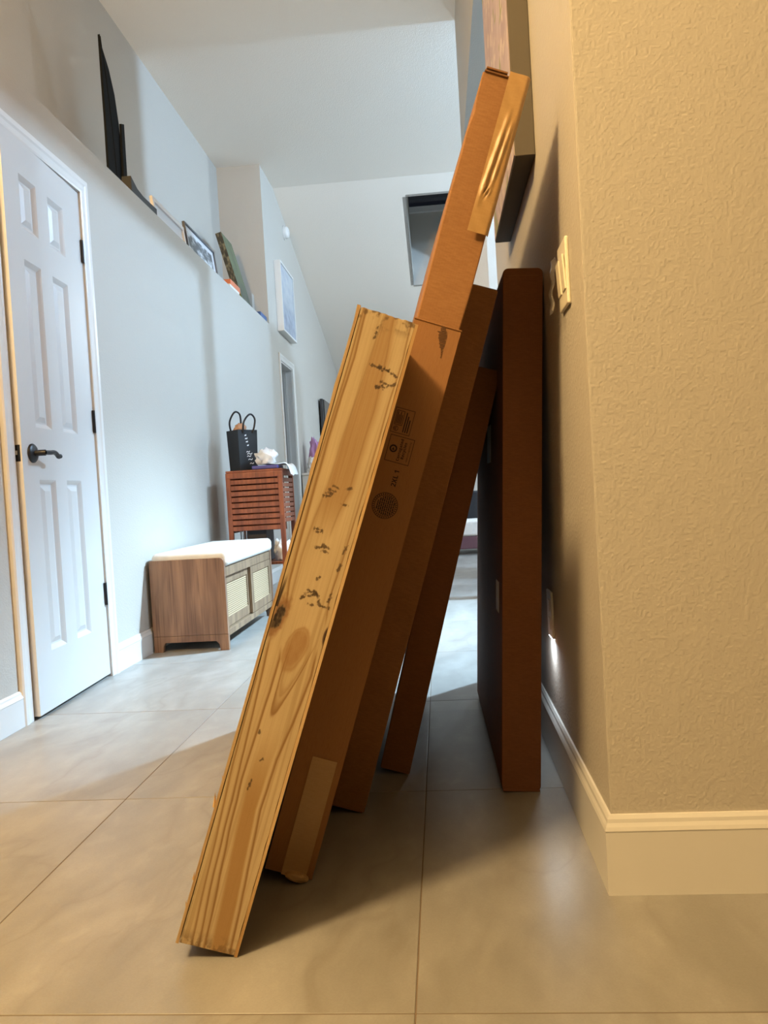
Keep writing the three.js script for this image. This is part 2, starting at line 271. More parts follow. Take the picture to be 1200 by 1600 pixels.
// pine board texture: u across (left to right), v along (0 bottom, 1 top)
const pine = (() => {
  const C = {
    a: [[0.139, 1.0], [0.17, 0.921], [0.145, 0.864], [0.132, 0.792], [0.14, 0.709], [0.148, 0.615], [0.161, 0.572], [0.223, 0.524]],
    a2: [[0.098, 1.0], [0.11, 0.908], [0.097, 0.828], [0.077, 0.747], [0.06, 0.646], [0.05, 0.576], [0.06, 0.536]],
    b: [[0.456, 1.0], [0.422, 0.954], [0.388, 0.871], [0.342, 0.792], [0.33, 0.725], [0.269, 0.672], [0.235, 0.611], [0.25, 0.557], [0.269, 0.522]],
    b2: [[0.587, 1.0], [0.652, 0.934], [0.699, 0.855], [0.68, 0.774], [0.674, 0.724], [0.61, 0.692], [0.56, 0.64]],
    c: [[0.882, 1.0], [0.915, 0.941], [0.904, 0.903], [0.891, 0.868], [0.9, 0.819], [0.9, 0.761], [0.893, 0.7], [0.876, 0.639], [0.861, 0.598], [0.841, 0.562], [0.9, 0.514]],
    d: [[0.009, 0.49], [0.073, 0.417], [0.08, 0.359], [0.109, 0.264], [0.156, 0.178], [0.2, 0.078], [0.25, 0.0]],
    d2: [[0.107, 0.493], [0.133, 0.438], [0.181, 0.362], [0.226, 0.267], [0.254, 0.18], [0.29, 0.091], [0.362, 0.0]],
    e: [[0.307, 0.478], [0.345, 0.454], [0.336, 0.398], [0.325, 0.353], [0.3, 0.264], [0.332, 0.182], [0.406, 0.083], [0.455, 0.0]],
    f: [[0.876, 0.488], [0.9, 0.441], [0.864, 0.397], [0.83, 0.363], [0.746, 0.306], [0.735, 0.263], [0.72, 0.225], [0.765, 0.159], [0.832, 0.073], [0.874, 0.0]],
    g: [[0.96, 0.491], [0.965, 0.37], [0.96, 0.289], [0.97, 0.209], [0.955, 0.127], [0.957, 0.057], [0.96, 0.0]],
  };
  const at = (c, v) => { for (let i = 0; i < c.length - 1; i++) { const [u0, v0] = c[i], [u1, v1] = c[i + 1], lo = Math.min(v0, v1), hi = Math.max(v0, v1); if (v >= lo && v <= hi) return lerp(u0, u1, (v - v0) / (v1 - v0 || 1)); } return null; };
  const lines = [['a', 0.03, 0.85], ['a2', 0.022, 0.8], ['b', 0.03, 0.45], ['b2', 0.02, 0.35], ['c', 0.022, 0.7], ['d', 0.028, 0.7], ['d2', 0.028, 0.85], ['e', 0.03, 0.9], ['f', 0.034, 0.9], ['g', 0.018, 0.75]];
  const marks = [[0.46, 0.9185, 0.6, 0.917, 0.5], [0.6, 0.918, 0.74, 0.916, 1.4], [0.74, 0.9165, 0.9, 0.911, 0.7], [0.64, 0.8885, 0.76, 0.891, 1.2], [0.76, 0.891, 0.9, 0.9, 0.6], [0.68, 0.8985, 0.76, 0.896, 0.6], [0.385, 0.958, 0.4, 0.975, 0.6], [0.33, 0.7135, 0.44, 0.7165, 0.8], [0.3, 0.7095, 0.4, 0.711, 0.7], [0.36, 0.7205, 0.46, 0.7195, 0.5], [0.4, 0.727, 0.5, 0.7255, 0.35], [0.63, 0.703, 0.69, 0.7045, 0.6], [0.64, 0.7275, 0.68, 0.731, 0.5], [0.33, 0.658, 0.43, 0.6575, 0.9], [0.34, 0.6535, 0.41, 0.655, 0.6], [0.4, 0.63, 0.48, 0.6325, 0.6], [0.5, 0.6365, 0.6, 0.634, 0.7], [0.52, 0.6295, 0.6, 0.628, 0.5], [0.42, 0.5525, 0.49, 0.5625, 1.1], [0.47, 0.566, 0.56, 0.5635, 0.8], [0.5, 0.558, 0.6, 0.5625, 0.9], [0.56, 0.5665, 0.66, 0.5605, 0.8], [0.62, 0.562, 0.68, 0.556, 0.6], [0.68, 0.552, 0.75, 0.548, 0.5], [0.75, 0.548, 0.86, 0.5465, 0.7], [0.55, 0.5455, 0.61, 0.545, 0.5], [0.57, 0.586, 0.6, 0.589, 0.7], [0.84, 0.556, 0.85, 0.568, 0.8], [0.84, 0.605, 0.86, 0.615, 0.8], [0.86, 0.633, 0.88, 0.645, 0.5], [0.425, 0.253, 0.44, 0.267, 0.5], [0.35, 0.338, 0.36, 0.342, 0.4], [0.5, 0.299, 0.52, 0.302, 0.3]];
  return tex(256, 2048, (u, v) => {
    const wu = u + 0.012 * (fbm(u * 3, v * 26, 3, 26, 3, 201) - 0.5) + 0.02 * (fbm(u * 2, v * 7, 2, 7, 2, 207) - 0.5);
    const fib = fbm(u * 60, v * 14, 60, 14, 3, 211), cl = fbm(u * 3, v * 12, 3, 12, 3, 217), thin = fbm(wu * 26, v * 2.2, 26, 2, 3, 223);
    let c = mix3([188, 163, 120], [212, 188, 146], clamp(0.2 + 0.5 * fib + 0.5 * (cl - 0.3)));
    c = mix3(c, [172, 142, 96], 0.45 * sst(0.56, 0.72, thin));
    const ub = at(C.b, v), ub2 = at(C.b2, v), ue = at(C.e, v), uf = at(C.f, v);
    if (ub !== null && ub2 !== null && v > 0.64) c = mix3(c, [160, 118, 68], 0.66 * sst(ub - 0.01, ub + 0.03, wu) * (1 - sst(ub2 - 0.02, ub2 + 0.1, wu)) * sst(0.64, 0.72, v) * (0.6 + 0.6 * fib));
    if (ue !== null && uf !== null && v < 0.36) c = mix3(c, [160, 116, 60], 0.72 * sst(ue + 0.06, ue + 0.14, wu) * (1 - sst(uf - 0.10, uf - 0.05, wu)) * sst(0.36, 0.22, v));
    for (const [k, w, dk] of lines) { const q = at(C[k], v); if (q !== null) { const s = (wu - q) / w, e0 = C[k][C[k].length - 1][1], e1 = C[k][0][1], fade = sst(0, 0.03, Math.min(e0 < 0.02 ? 1 : v - e0, e1 > 0.98 ? 1 : e1 - v)); if (Math.abs(s) < 1.6) c = mix3(c, [140, 100, 54], fade * dk * (s > 0 ? Math.exp(-s * s * 5) : Math.exp(-s * s * 1.6))); } }
    if (v > 0.355 && v < 0.5) { const nn = 0.012 * (fbm(u * 5, v * 40, 5, 40, 3, 271) - 0.5), uc = 0.488 + (v - 0.376) * 1.4; for (const [o, a, wd] of [[0.374, 0.8, 0.007], [0.40, 0.35, 0.006]]) { const q = (v - o) - 3.1 * Math.pow(u - uc, 2) + nn; c = mix3(c, [140, 100, 54], a * Math.exp(-Math.pow(q / (q > 0 ? wd * 2.1 : wd * 0.7), 2)) * sst(0.5, 0.46, v)); } }
    // knots: black edge knot, oval knot, small dark knot
    const oval = Math.hypot((u - 0.545 - (v - 0.48) * 1.3) / 0.17, (v - 0.482) / (v > 0.482 ? 0.028 : 0.042)) + 0.35 * (fbm(u * 6, v * 50, 6, 50, 3, 263) - 0.5);
    if (oval < 1.5) c = mix3(c, [158, 114, 66], (1 - sst(0.75, 1.05, oval)) * (0.45 + 0.4 * fbm(u * 12, v * 60, 12, 60, 3, 261)) + 0.45 * Math.exp(-Math.pow((oval - 1.0) / 0.09, 2)));
    const kn = Math.hypot((u - 0.14 - (v - 0.515) * 1.6) / 0.10, (v - 0.515) / 0.026) + 0.5 * (fbm(u * 22, v * 150, 22, 150, 3, 231) - 0.5);
    c = mix3(c, [34, 20, 12], 0.95 * (1 - sst(0.55, 1.0, kn)) * (0.55 + 0.7 * fbm(u * 30, v * 220, 30, 220, 2, 237))); c = mix3(c, [120, 70, 34], 0.6 * (1 - sst(0.9, 1.6, kn)) * sst(0.6, 1, kn));
    const tail = Math.abs(u - 0.075 - (v - 0.54) * 0.6) / 0.028; if (v > 0.53 && v < 0.585) c = mix3(c, [44, 26, 14], 0.9 * (1 - sst(0.4, 1, tail)) * sst(0.585, 0.55, v));
    const k3 = Math.hypot((u - 0.95) / 0.05, (v - 0.505) / 0.016); c = mix3(c, [54, 28, 12], 0.9 * (1 - sst(0.5, 1.1, k3)));
    for (const [u0, v0, u1, v1, k] of marks) { const ax = (u1 - u0) * 0.0965, ay = (v1 - v0) * 1.014, px = (u - u0) * 0.0965, py = (v - v0) * 1.014; if (Math.abs(px) > 0.03 || Math.abs(py) > 0.03) continue; const t = clamp((px * ax + py * ay) / (ax * ax + ay * ay)), q = Math.hypot(px - ax * t, py - ay * t) / (0.0025 * (0.7 + 0.5 * k)), n = fbm(u * 40, v * 300, 40, 300, 3, 241); c = mix3(c, [56, 38, 22], Math.min(0.9, 0.5 + 0.3 * k) * (1 - sst(0.2, 1.3, q + 2.6 * (n - 0.44)))); }
    // grime at both sawn ends
    const gr = fbm(u * 14, v * 120, 14, 120, 3, 251), end = Math.max(sst(0.965, 1.0, v), sst(0.03, 0.0, v) * 0.7); c = mix3(c, [96, 72, 44], end * sst(0.42, 0.68, gr) * 0.8);
    c = mix3(c, [96, 76, 54], 0.75 * sst(0.10, 0.02, u) * sst(0.14, 0.05, v) * sst(0.38, 0.6, fbm(u * 20, v * 90, 20, 90, 3, 257)));
    return c.map((k) => (k + (hash(u * 9999, v * 99999, 3) - 0.5) * 6) * 0.88 + 4);
  }, 0, 0);
})();
pine.wrapS = pine.wrapT = THREE.ClampToEdgeWrapping;
const pineFace = std({ map: pine, roughness: 0.66 });
const pinePlain = std({ map: woodTex(256, 512, [163, 126, 75], [184, 153, 102], [141, 100, 53], 111, 0.12, 0.9, 6), roughness: 0.7 });
const plyEdge = std({ map: woodTex(128, 256, [169, 136, 89], [188, 159, 116], [139, 99, 57], 121, 0.22, 0.9, 6), roughness: 0.75 });
{
  const T = 0.0965, L = 1.014, DEPTH = 0.8, ply = 0.0045, o = leaning('wooden_crate', 'narrow pine crate with dark knots, leaning outermost on the cardboard boxes', 'crate', -0.351, 1.097, -0.139, 19.4);
  const x0 = -T + ply + 0.0006, x1 = -0.0046, edge = [], N = 46;
  for (let i = 0; i <= N; i++) edge.push([x1 + 0.0005 * Math.sin(i * 2.1) - 0.0006 * rnd(), 0.0014 + (L - 0.005) * i / N]);
  for (let i = 1; i < 16; i++) edge.push([lerp(x1, x0, i / 16), L - 0.0032 + (i % 2 ? 0.0005 : -0.0003) + rr(-0.0006, 0.0008)]);
  for (let i = N; i >= 0; i--) edge.push([x0 + 0.0006 * rnd(), 0.0014 + (L - 0.005) * i / N]);
  const g = extr(edge, 0.0366, { bevel: 0.0007 }).toNonIndexed(); g.translate(0, 0, -0.038);
  const p = g.attributes.position, uv = g.attributes.uv; for (let i = 0; i < p.count; i++) uv.setXY(i, clamp((p.getX(i) + T) / T, 0.002, 0.998), clamp(p.getY(i) / L, 0.001, 0.999));
  mesh('front_board', g, pineFace, o).userData.label = 'knotty pine board with dark stains';
  const sheet = (xa, xb, ya, yb, j) => { const e = []; for (let i = 0; i <= 40; i++) e.push([xb - (j ? 0.0004 * rnd() : 0), lerp(ya, yb, i / 40)]); for (let i = 40; i >= 0; i--) e.push([xa + (j && i > 26 ? -0.0014 * (i % 5 === 0 ? 1 : 0) : 0) - 0.0003 * rnd(), lerp(ya, yb, i / 40)]); const q = extr(e, DEPTH); q.translate(0, 0, -DEPTH); return uvM(q); };
  mesh('side_sheet', sheet(-T, -T + ply, 0.0, L - 0.001, true), plyEdge, o); mesh('side_sheet', sheet(-0.0044, 0, 0, L - 0.004, false), plyEdge, o);
  mesh('back_board', bx(x0, x1, 0, L - 0.003, DEPTH - 0.038, DEPTH), pinePlain, o);
  mesh('top_board', bx(x0, x1, L - 0.042, L - 0.005, 0.04, DEPTH - 0.04), pinePlain, o); mesh('bottom_board', bx(x0, x1, 0.002, 0.04, 0.04, DEPTH - 0.04), pinePlain, o);
  for (const [y, s] of [[0.226, 0.009], [0.105, 0.005], [0.06, 0.004], [0.262, 0.003]]) { const c = new THREE.ConeGeometry(s * 0.35, s * 2.6, 5).rotateZ(rr(0.1, 0.5)).translate(-T - s * 0.3, y, -0.004); mesh('splinter', uvM(c), plyEdge, o); }
}
// printed front of the telescoping box
function printedSleeve(w, h) {
  const cv = document.createElement('canvas'), S = 2048 / h; cv.width = 256; cv.height = 2048; const c = cv.getContext('2d'), sx = 256 / w;
  c.fillStyle = 'rgb(143,100,59)'; c.fillRect(0, 0, 256, 2048);
  for (let i = 0; i < 5200; i++) { const t = rnd(); c.fillStyle = t < 0.5 ? 'rgba(110,70,36,0.12)' : 'rgba(168,126,80,0.10)'; c.fillRect(rnd() * 256, rnd() * 2048, 1 + rnd() * 2, 4 + rnd() * 26); }
  const X = (x) => (x + w) * sx, Y = (y) => (h - y) * S;          // local metres to canvas
  c.strokeStyle = c.fillStyle = 'rgba(24,11,5,0.95)'; c.lineWidth = 3;
  const boxRot = (xl, xr, yb, yt, draw) => { c.save(); c.translate(X(xl), Y(yb)); c.scale(sx, S); c.rotate(-Math.PI / 2); c.scale(0.001, 0.001); draw((yt - yb) * 1000, (xr - xl) * 1000); c.restore(); };     // millimetres: x runs up the board, y to the right
  boxRot(-0.078, -0.0415, 0.829, 0.875, (W, Hh) => { c.lineWidth = 0.7; c.strokeRect(0.5, 0.5, W - 1, Hh - 1); c.beginPath(); c.arc(8, 9, 4.2, 0, 7); c.stroke(); c.beginPath(); c.moveTo(5.5, 9); c.lineTo(8, 5.6); c.lineTo(10.5, 9); c.closePath(); c.stroke(); c.lineWidth = 0.8; c.strokeRect(15, 4, 26, 14); for (let k = 0; k < 4; k++) c.fillRect(17, 6 + k * 2.8, 22 - (k % 2) * 5, 1.2); for (let k = 0; k < 3; k++) c.fillRect(4, 22 + k * 4, W - 10 - k * 6, 1.8); });
  boxRot(-0.0745, -0.0288, 0.7765, 0.825, (W, Hh) => { c.lineWidth = 0.8; c.strokeRect(0.5, 0.5, W - 1, Hh - 1); c.beginPath(); c.arc(W / 2, 11, 7, 0, 7); c.fill(); c.fillStyle = 'rgb(141,98,57)'; c.beginPath(); c.arc(W / 2, 11, 4.4, 0, 7); c.fill(); c.fillStyle = 'rgba(24,11,5,0.95)'; c.beginPath(); c.moveTo(W / 2 - 2.6, 8.4); c.lineTo(W / 2 + 2.6, 11); c.lineTo(W / 2 - 2.6, 13.6); c.fill(); c.textAlign = 'center'; c.font = 'bold 7.6px sans-serif'; c.fillText('Corrugated', W / 2, 26); c.fillText('Recycles', W / 2, 33.6); c.font = '4px sans-serif'; c.fillText('www.corrugated.org', W / 2, 40.5); });
  boxRot(-0.0535, -0.0395, 0.7335, 0.767, (W, Hh) => { c.textAlign = 'left'; c.font = 'bold 12.5px sans-serif'; c.fillText('2XL 1', 0, 11.5, W); });
  boxRot(-0.0755, -0.0265, 0.672, 0.721, (W) => { const r = W / 2; c.lineWidth = 1.0; c.beginPath(); c.arc(r, r, 23.4, 0, 7); c.stroke(); c.lineWidth = 0.8; c.beginPath(); c.arc(r, r, 19, 0, 7); c.stroke(); for (let k = 0; k < 34; k++) { const a = k / 34 * Math.PI * 2; c.save(); c.translate(r + 21.2 * Math.cos(a), r + 21.2 * Math.sin(a)); c.rotate(a); c.fillRect(-1.2, -0.9, 2.4, 1.6); c.restore(); } for (let k = 0; k < 9; k++) { const y = -15 + k * 3.7, q = Math.sqrt(Math.max(0, 17.5 * 17.5 - y * y)); let x = -q; while (x < q - 1) { const l = 2 + rnd() * 5; c.fillRect(r + x, r + y, Math.min(l, q - x), 2.3); x += l + 0.9; } } });
  const t = new THREE.CanvasTexture(cv); t.colorSpace = THREE.SRGBColorSpace; t.needsUpdate = true; return t;
}
function boxShell(x0, x1, y0, y1, depth, r, bow = 0) {         // carton seen end-on: rounded outline pushed along the depth
  const g = extr(roundRect(x0, y0, x1, y1, r), depth, { bevel: 0.0015 }); g.translate(0, 0, -depth); return uvM(g);
}
function wrinkled(w, h, nx, ny, f) { const g = new THREE.PlaneGeometry(w, h, nx, ny), p = g.attributes.position; for (let i = 0; i < p.count; i++) { const u = p.getX(i) / w + 0.5, v = p.getY(i) / h + 0.5, q = f(u, v); p.setXYZ(i, p.getX(i) + (q[1] ?? 0), p.getY(i) + (q[2] ?? 0), q[0]); } g.computeVertexNormals(); return g; }
{
  const T = 0.088, SL = 1.037, L = 1.503, DEPTH = 1.15, o = leaning('telescoping_box', 'tall telescoping cardboard picture box printed 2XL 1, taped and dented', 'box', -0.274, 1.321, -0.105, 18.6);
  // outer sleeve: a tube of board around the inner carton
  const ring = (t) => { const q = extr([[-T, 0], [0, 0], [0, DEPTH], [-T, DEPTH]], SL, { holes: [[[-T + t, t], [-t, t], [-t, DEPTH - t], [-T + t, DEPTH - t]]] }); return basis(q, [1, 0, 0], [0, 0, -1], [0, 1, 0]); };
  mesh('outer_sleeve', ring(0.0032), kraftLight, o);
  { const lip = bx(-T - 0.0006, 0.0006, -0.0016, 0.0012, -0.0022, 0.0032, 0.0008); lip.rotateZ(-0.01); lip.translate(0, SL - 0.0006, 0); mesh('sleeve_rim', lip, kraftLight, o); }
  const face = new THREE.PlaneGeometry(T - 0.001, SL - 0.002, 1, 1).translate(-T / 2, SL / 2, 0.0004); const fm = mesh('printed_face', strip(face), std({ map: printedSleeve(T, SL), roughness: 0.8 }), o); fm.userData.label = 'front of the sleeve with dark print';
  // inner carton, slightly crushed at its left edge
  const inn = []; const x0 = -T + 0.004, x1 = -0.0036; const N = 40;
  for (let i = 0; i <= N; i++) { const y = lerp(0.02, L - 0.004, i / N); inn.push([x1 + 0.0008 * Math.sin(i * 0.9) + (y > SL ? 0.002 * Math.sin((y - SL) * 6) : 0), y]); }
  inn.push([x1 - 0.012, L], [x0 + 0.02, L - 0.001]);
  for (let i = N; i >= 0; i--) { const y = lerp(0.02, L - 0.006, i / N), dent = Math.exp(-Math.pow((y - 1.415) / 0.012, 2)) * 0.005 + Math.exp(-Math.pow((y - 1.335) / 0.03, 2)) * 0.001; inn.push([x0 + dent - (y > SL ? 0.002 * Math.sin((y - SL) * 5) : 0), y]); }
  const ig = extr(inn, DEPTH - 0.012, { bevel: 0.0022 }); ig.translate(0, 0, -DEPTH + 0.004); mesh('inner_carton', uvM(ig), kraftLight, o);
  const lipT = [bx(x0 + 0.003, -0.042, L - 0.002, L + 0.0012, -0.001, 0.10, 0.0006), bx(x0 + 0.001, -0.04, L - 0.006, L - 0.003, 0.002, 0.02, 0.0006)];
  mesh('top_flap', lipT, kraftMid, o);
  // tape, upper: wrinkled strip along the right edge, folded over the corner
  const tp = wrinkled(0.040, 0.292, 16, 60, (u, v) => { const cup = u > 0.8 ? -Math.pow((u - 0.8) / 0.2, 2) * 0.006 : 0; const w1 = 0.0042 * Math.exp(-Math.pow((u - 0.18 - 0.55 * (v - 0.25)) / 0.09, 2)) * sst(0.12, 0.35, v) * sst(0.85, 0.55, v), w2 = 0.0034 * Math.exp(-Math.pow((u - 0.5 - 0.42 * (v - 0.25)) / 0.06, 2)) * sst(0.15, 0.4, v) * sst(0.75, 0.6, v), kn = 0.004 * Math.exp(-(Math.pow((u - 0.38) / 0.12, 2) + Math.pow((v - 0.26) / 0.025, 2))) * Math.sin(u * 60 + v * 90); const z = 0.0016 + cup + w1 + w2 + kn + 0.0004 * Math.sin(v * 40 + u * 9); return [z, u > 0.8 ? -(u - 0.8) * 0.004 : 0, 0]; });
  tp.translate(-0.0185, 1.3575, 0.0048); mesh('packing_tape', uvM(tp), tapeMat, o).userData.label = 'wrinkled shiny tan packing tape';
  const tb = wrinkled(0.046, 0.222, 8, 30, (u, v) => [0.0012 + 0.0003 * Math.sin(v * 30) + (v < 0.06 ? (0.06 - v) * 0.05 : 0), 0, 0]); tb.translate(-0.0345, 0.111, 0.0008); mesh('packing_tape', uvM(tb), tapeMat, o);
  const ball = new THREE.IcosahedronGeometry(1, 2), bp = ball.attributes.position; for (let i = 0; i < bp.count; i++) { const n = 0.75 + 0.5 * vnoise(bp.getX(i) * 2 + 9, bp.getY(i) * 2 + bp.getZ(i) * 2 + 9, 64, 64, 4); bp.setXYZ(i, bp.getX(i) * n * 0.021, bp.getY(i) * n * 0.008, bp.getZ(i) * n * 0.010); } ball.computeVertexNormals(); ball.translate(-0.028, 0.003, 0.006); mesh('crushed_corner', uvM(ball), tapeMat, o);
  // torn patch by the rim: bared flutes
  const fl = []; for (let k = 0; k < 19; k++) { const t = k / 18, y = 0.980 + t * 0.053, xc = lerp(-0.0235, -0.034, t) + 0.0022 * (hash(k, 7, 4) - 0.5), wv = (0.0012 + 0.0062 * sst(0, 0.75, t)) * (0.55 + 0.7 * hash(k, 3, 9)); fl.push(bx(xc - wv * (0.5 + 0.7 * hash(k, 5, 1)), xc + wv, y, y + 0.0014 + 0.0009 * hash(k, 2, 6), -0.0016, 0.0001 + 0.0014 * hash(k, 1, 2), 0.0004)); }
  mesh('torn_flutes', fl, std({ color: lin(0.13, 0.062, 0.026), roughness: 0.9 }), o).userData.label = 'dark torn patch of bared flutes';
}
{
  const o = leaning('cardboard_box', 'plain flat cardboard box wedged behind the telescoping box', 'box', -0.206, 1.60, -0.06, 17.6);
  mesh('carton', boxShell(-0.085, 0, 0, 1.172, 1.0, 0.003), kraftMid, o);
  mesh('top_flap', bx(-0.083, -0.002, 1.1715, 1.1745, 0.0, 0.05, 0.001), kraftMid, o); mesh('bottom_flap', bx(-0.08, -0.004, -0.0008, 0.002, -0.0018, 0.05, 0.0005), kraftRed, o);
}
{
  const o = leaning('cardboard_box', 'shortest dark cardboard box, leaning on the upright box', 'box', -0.115, 1.815, 0.0, 15.8);
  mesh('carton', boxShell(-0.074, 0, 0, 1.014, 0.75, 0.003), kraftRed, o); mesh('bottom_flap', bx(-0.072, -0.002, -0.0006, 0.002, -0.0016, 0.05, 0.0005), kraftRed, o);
}
{
  const o = leaning('cardboard_box', 'nearly upright cardboard box with rounded top, leaning against the hall wall', 'box', 0.19, 1.69, -0.02, 3.2);
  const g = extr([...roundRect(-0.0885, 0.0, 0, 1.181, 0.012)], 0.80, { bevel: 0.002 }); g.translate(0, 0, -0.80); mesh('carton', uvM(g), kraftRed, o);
  mesh('top_flap', [bx(-0.078, -0.010, 1.1625, 1.1655, -0.0022, 0.004, 0.001), bx(-0.0865, -0.0845, 0.02, 1.165, -0.0016, 0.004, 0.0006)], kraftMid, o);
  mesh('bottom_flap', bx(-0.086, -0.002, -0.0005, 0.004, -0.003, 0.05, 0.0005), kraftRed, o);
  const lb = mesh('shipping_label', bx(-0.0897, -0.0883, 0.395, 0.468, 0.075, 0.135), std({ color: lin(0.75, 0.75, 0.74), roughness: 0.6 }), o); lb.userData.label = 'white sticker on the side';
  mesh('shipping_label', bx(-0.0897, -0.0883, 0.76, 0.86, 0.30, 0.40), lb.material, o);
}

/* ------------------------------------------------------------------ right wall: canvas, switch, outlet */
{
  const art = tex(256, 512, (u, v) => { const n = fbm(u * 6, v * 9, 6, 9, 5, 301), b = fbm(u * 18, v * 30, 18, 30, 4, 311), st = fbm(u * 40, v * 4, 40, 4, 2, 321); let c = mix3([150, 132, 136], [184, 168, 170], n); c = mix3(c, [200, 186, 172], sst(0.55, 0.7, b) * 0.7); c = mix3(c, [126, 134, 84], sst(0.68, 0.74, fbm(u * 9, v * 14, 9, 14, 3, 331)) * 0.7); return c.map((k) => k * (0.95 + 0.07 * st)); }, 0.6, 1.0);
  const o = thing('canvas_painting', 'thick dark-edged floral canvas hung on the wall above the boxes', 'painting', [WR, 1.44, 1.715]);
  mesh('canvas', bx(-0.046, -0.0005, 0, 0.95, 0, 0.594, 0.002), std({ color: lin(0.085, 0.072, 0.055), roughness: 0.75 }), o);
  mesh('picture', bx(-0.0475, -0.0462, 0.004, 0.946, 0.004, 0.59), std({ map: art, roughness: 0.7 }), o).userData.label = 'pale pink floral picture';
}
{
  const o = thing('light_switch', 'cream double switch plate with peeling clear film on the wall', 'light switch', [WR, 1.084, 1.42]);
  const plate = phy({ color: lin(0.78, 0.72, 0.58), roughness: 0.35 });
  mesh('plate', bx(-0.007, 0, -0.060, 0.062, -0.04, 0.045, 0.003), plate, o);
  for (const d of [-0.018, 0.026]) { const r = bx(-0.004, 0, -0.032, 0.032, -0.016, 0.016, 0.002); r.rotateZ(0.05); r.translate(-0.007, 0, -d); mesh('rocker', r, plate, o); }
  const fm = wrinkled(0.07, 0.10, 14, 18, (u, v) => [0.003 * Math.sin(u * 7 + v * 5) + 0.002 * Math.sin(v * 17 + u * 3) + 0.008 * u * (1 - v), 0, 0]); fm.rotateY(-Math.PI / 2); fm.translate(-0.020, -0.012, -0.03);
  mesh('film', uvM(fm), phy({ color: 0xffffff, transmission: 0.92, thickness: 0, roughness: 0.12, ior: 1.45 }), o).userData.label = 'crinkled clear protective film';
}
{
  const o = thing('night_light_outlet', 'white wall outlet with a downward glowing night light strip', 'outlet', [WR, 0.378, 1.842]);
  const plate = phy({ color: lin(0.74, 0.74, 0.72), roughness: 0.35 });
  mesh('plate', bx(-0.0065, 0, -0.057, 0.058, -0.036, 0.036, 0.003), plate, o);
  for (const y of [-0.022, 0.022]) mesh('socket', [bx(-0.0082, -0.006, y - 0.014, y + 0.014, -0.016, 0.016, 0.004)], plate, o);
  const gl = mesh('light_strip', bx(-0.0062, -0.001, -0.0582, -0.0572, -0.028, 0.028), std({ color: lin(0.9, 0.9, 0.9), emissive: lin(0.75, 0.9, 1.0), emissiveIntensity: 10 }), o); gl.userData.label = 'glowing white strip';
  const a = new THREE.RectAreaLight(lin(0.75, 0.9, 1.0), 380, 0.056, 0.010); a.position.set(WR - 0.008, 0.378 - 0.062, -1.842); a.lookAt(WR - 0.006, 0, -1.842); a.rotation.z += Math.PI / 2; scene.add(a); a.name = 'night_light_glow';
}

/* ------------------------------------------------------------------ left wall pictures, detector */
{
  const art = tex(256, 512, (u, v) => { const n = fbm(u * 4, v * 6, 4, 6, 5, 401), w = fbm(u * 8, v * 14 + u * 6, 8, 14, 4, 411); let c = mix3([190, 192, 194], [150, 156, 164], n); const sea = sst(0.5, 0.32, v + 0.12 * (n - 0.5)); c = mix3(c, mix3([104, 112, 130], [176, 180, 186], w), sea * 0.9); c = mix3(c, [150, 158, 176], sst(0.55, 0.68, w) * 0.5); return c; }, 0, 0);
  const o = thing('framed_seascape', 'white box frame with pale blue seascape, hung above the far doorway', 'picture', [WL, 2.255, 6.84]);
  const Wd = 0.62, Hh = 0.655;
  mesh('frame', [bx(0, 0.06, 0, Hh, 0, 0.018, 0.001), bx(0, 0.06, 0, Hh, Wd - 0.018, Wd, 0.001), bx(0, 0.06, 0, 0.018, 0.018, Wd - 0.018), bx(0, 0.06, Hh - 0.018, Hh, 0.018, Wd - 0.018), bx(0, 0.02, 0.018, Hh - 0.018, 0.018, Wd - 0.018)], trimWhite, o);
  const pg = new THREE.PlaneGeometry(Wd - 0.036, Hh - 0.036).rotateY(Math.PI / 2).translate(0.051, Hh / 2, -Wd / 2);
  mesh('picture', strip(pg), std({ map: art, roughness: 0.5 }), o).userData.label = 'blue and grey seascape print';
}
{
  const o = thing('smoke_detector', 'small round white smoke detector high on the wall', 'smoke detector', [WL, 3.355, 7.42]);
  mesh('base', strip(new THREE.CylinderGeometry(0.07, 0.07, 0.012, 28).rotateZ(-Math.PI / 2).translate(0.006, 0, 0)), trimWhite, o);
  mesh('cover', strip(new THREE.LatheGeometry([[0, 0.045], [0.03, 0.044], [0.05, 0.036], [0.058, 0.02], [0.06, 0.0]].map(([r, y]) => new THREE.Vector2(r, y)), 28).rotateZ(-Math.PI / 2).translate(0.01, 0, 0)), trimWhite, o);
}

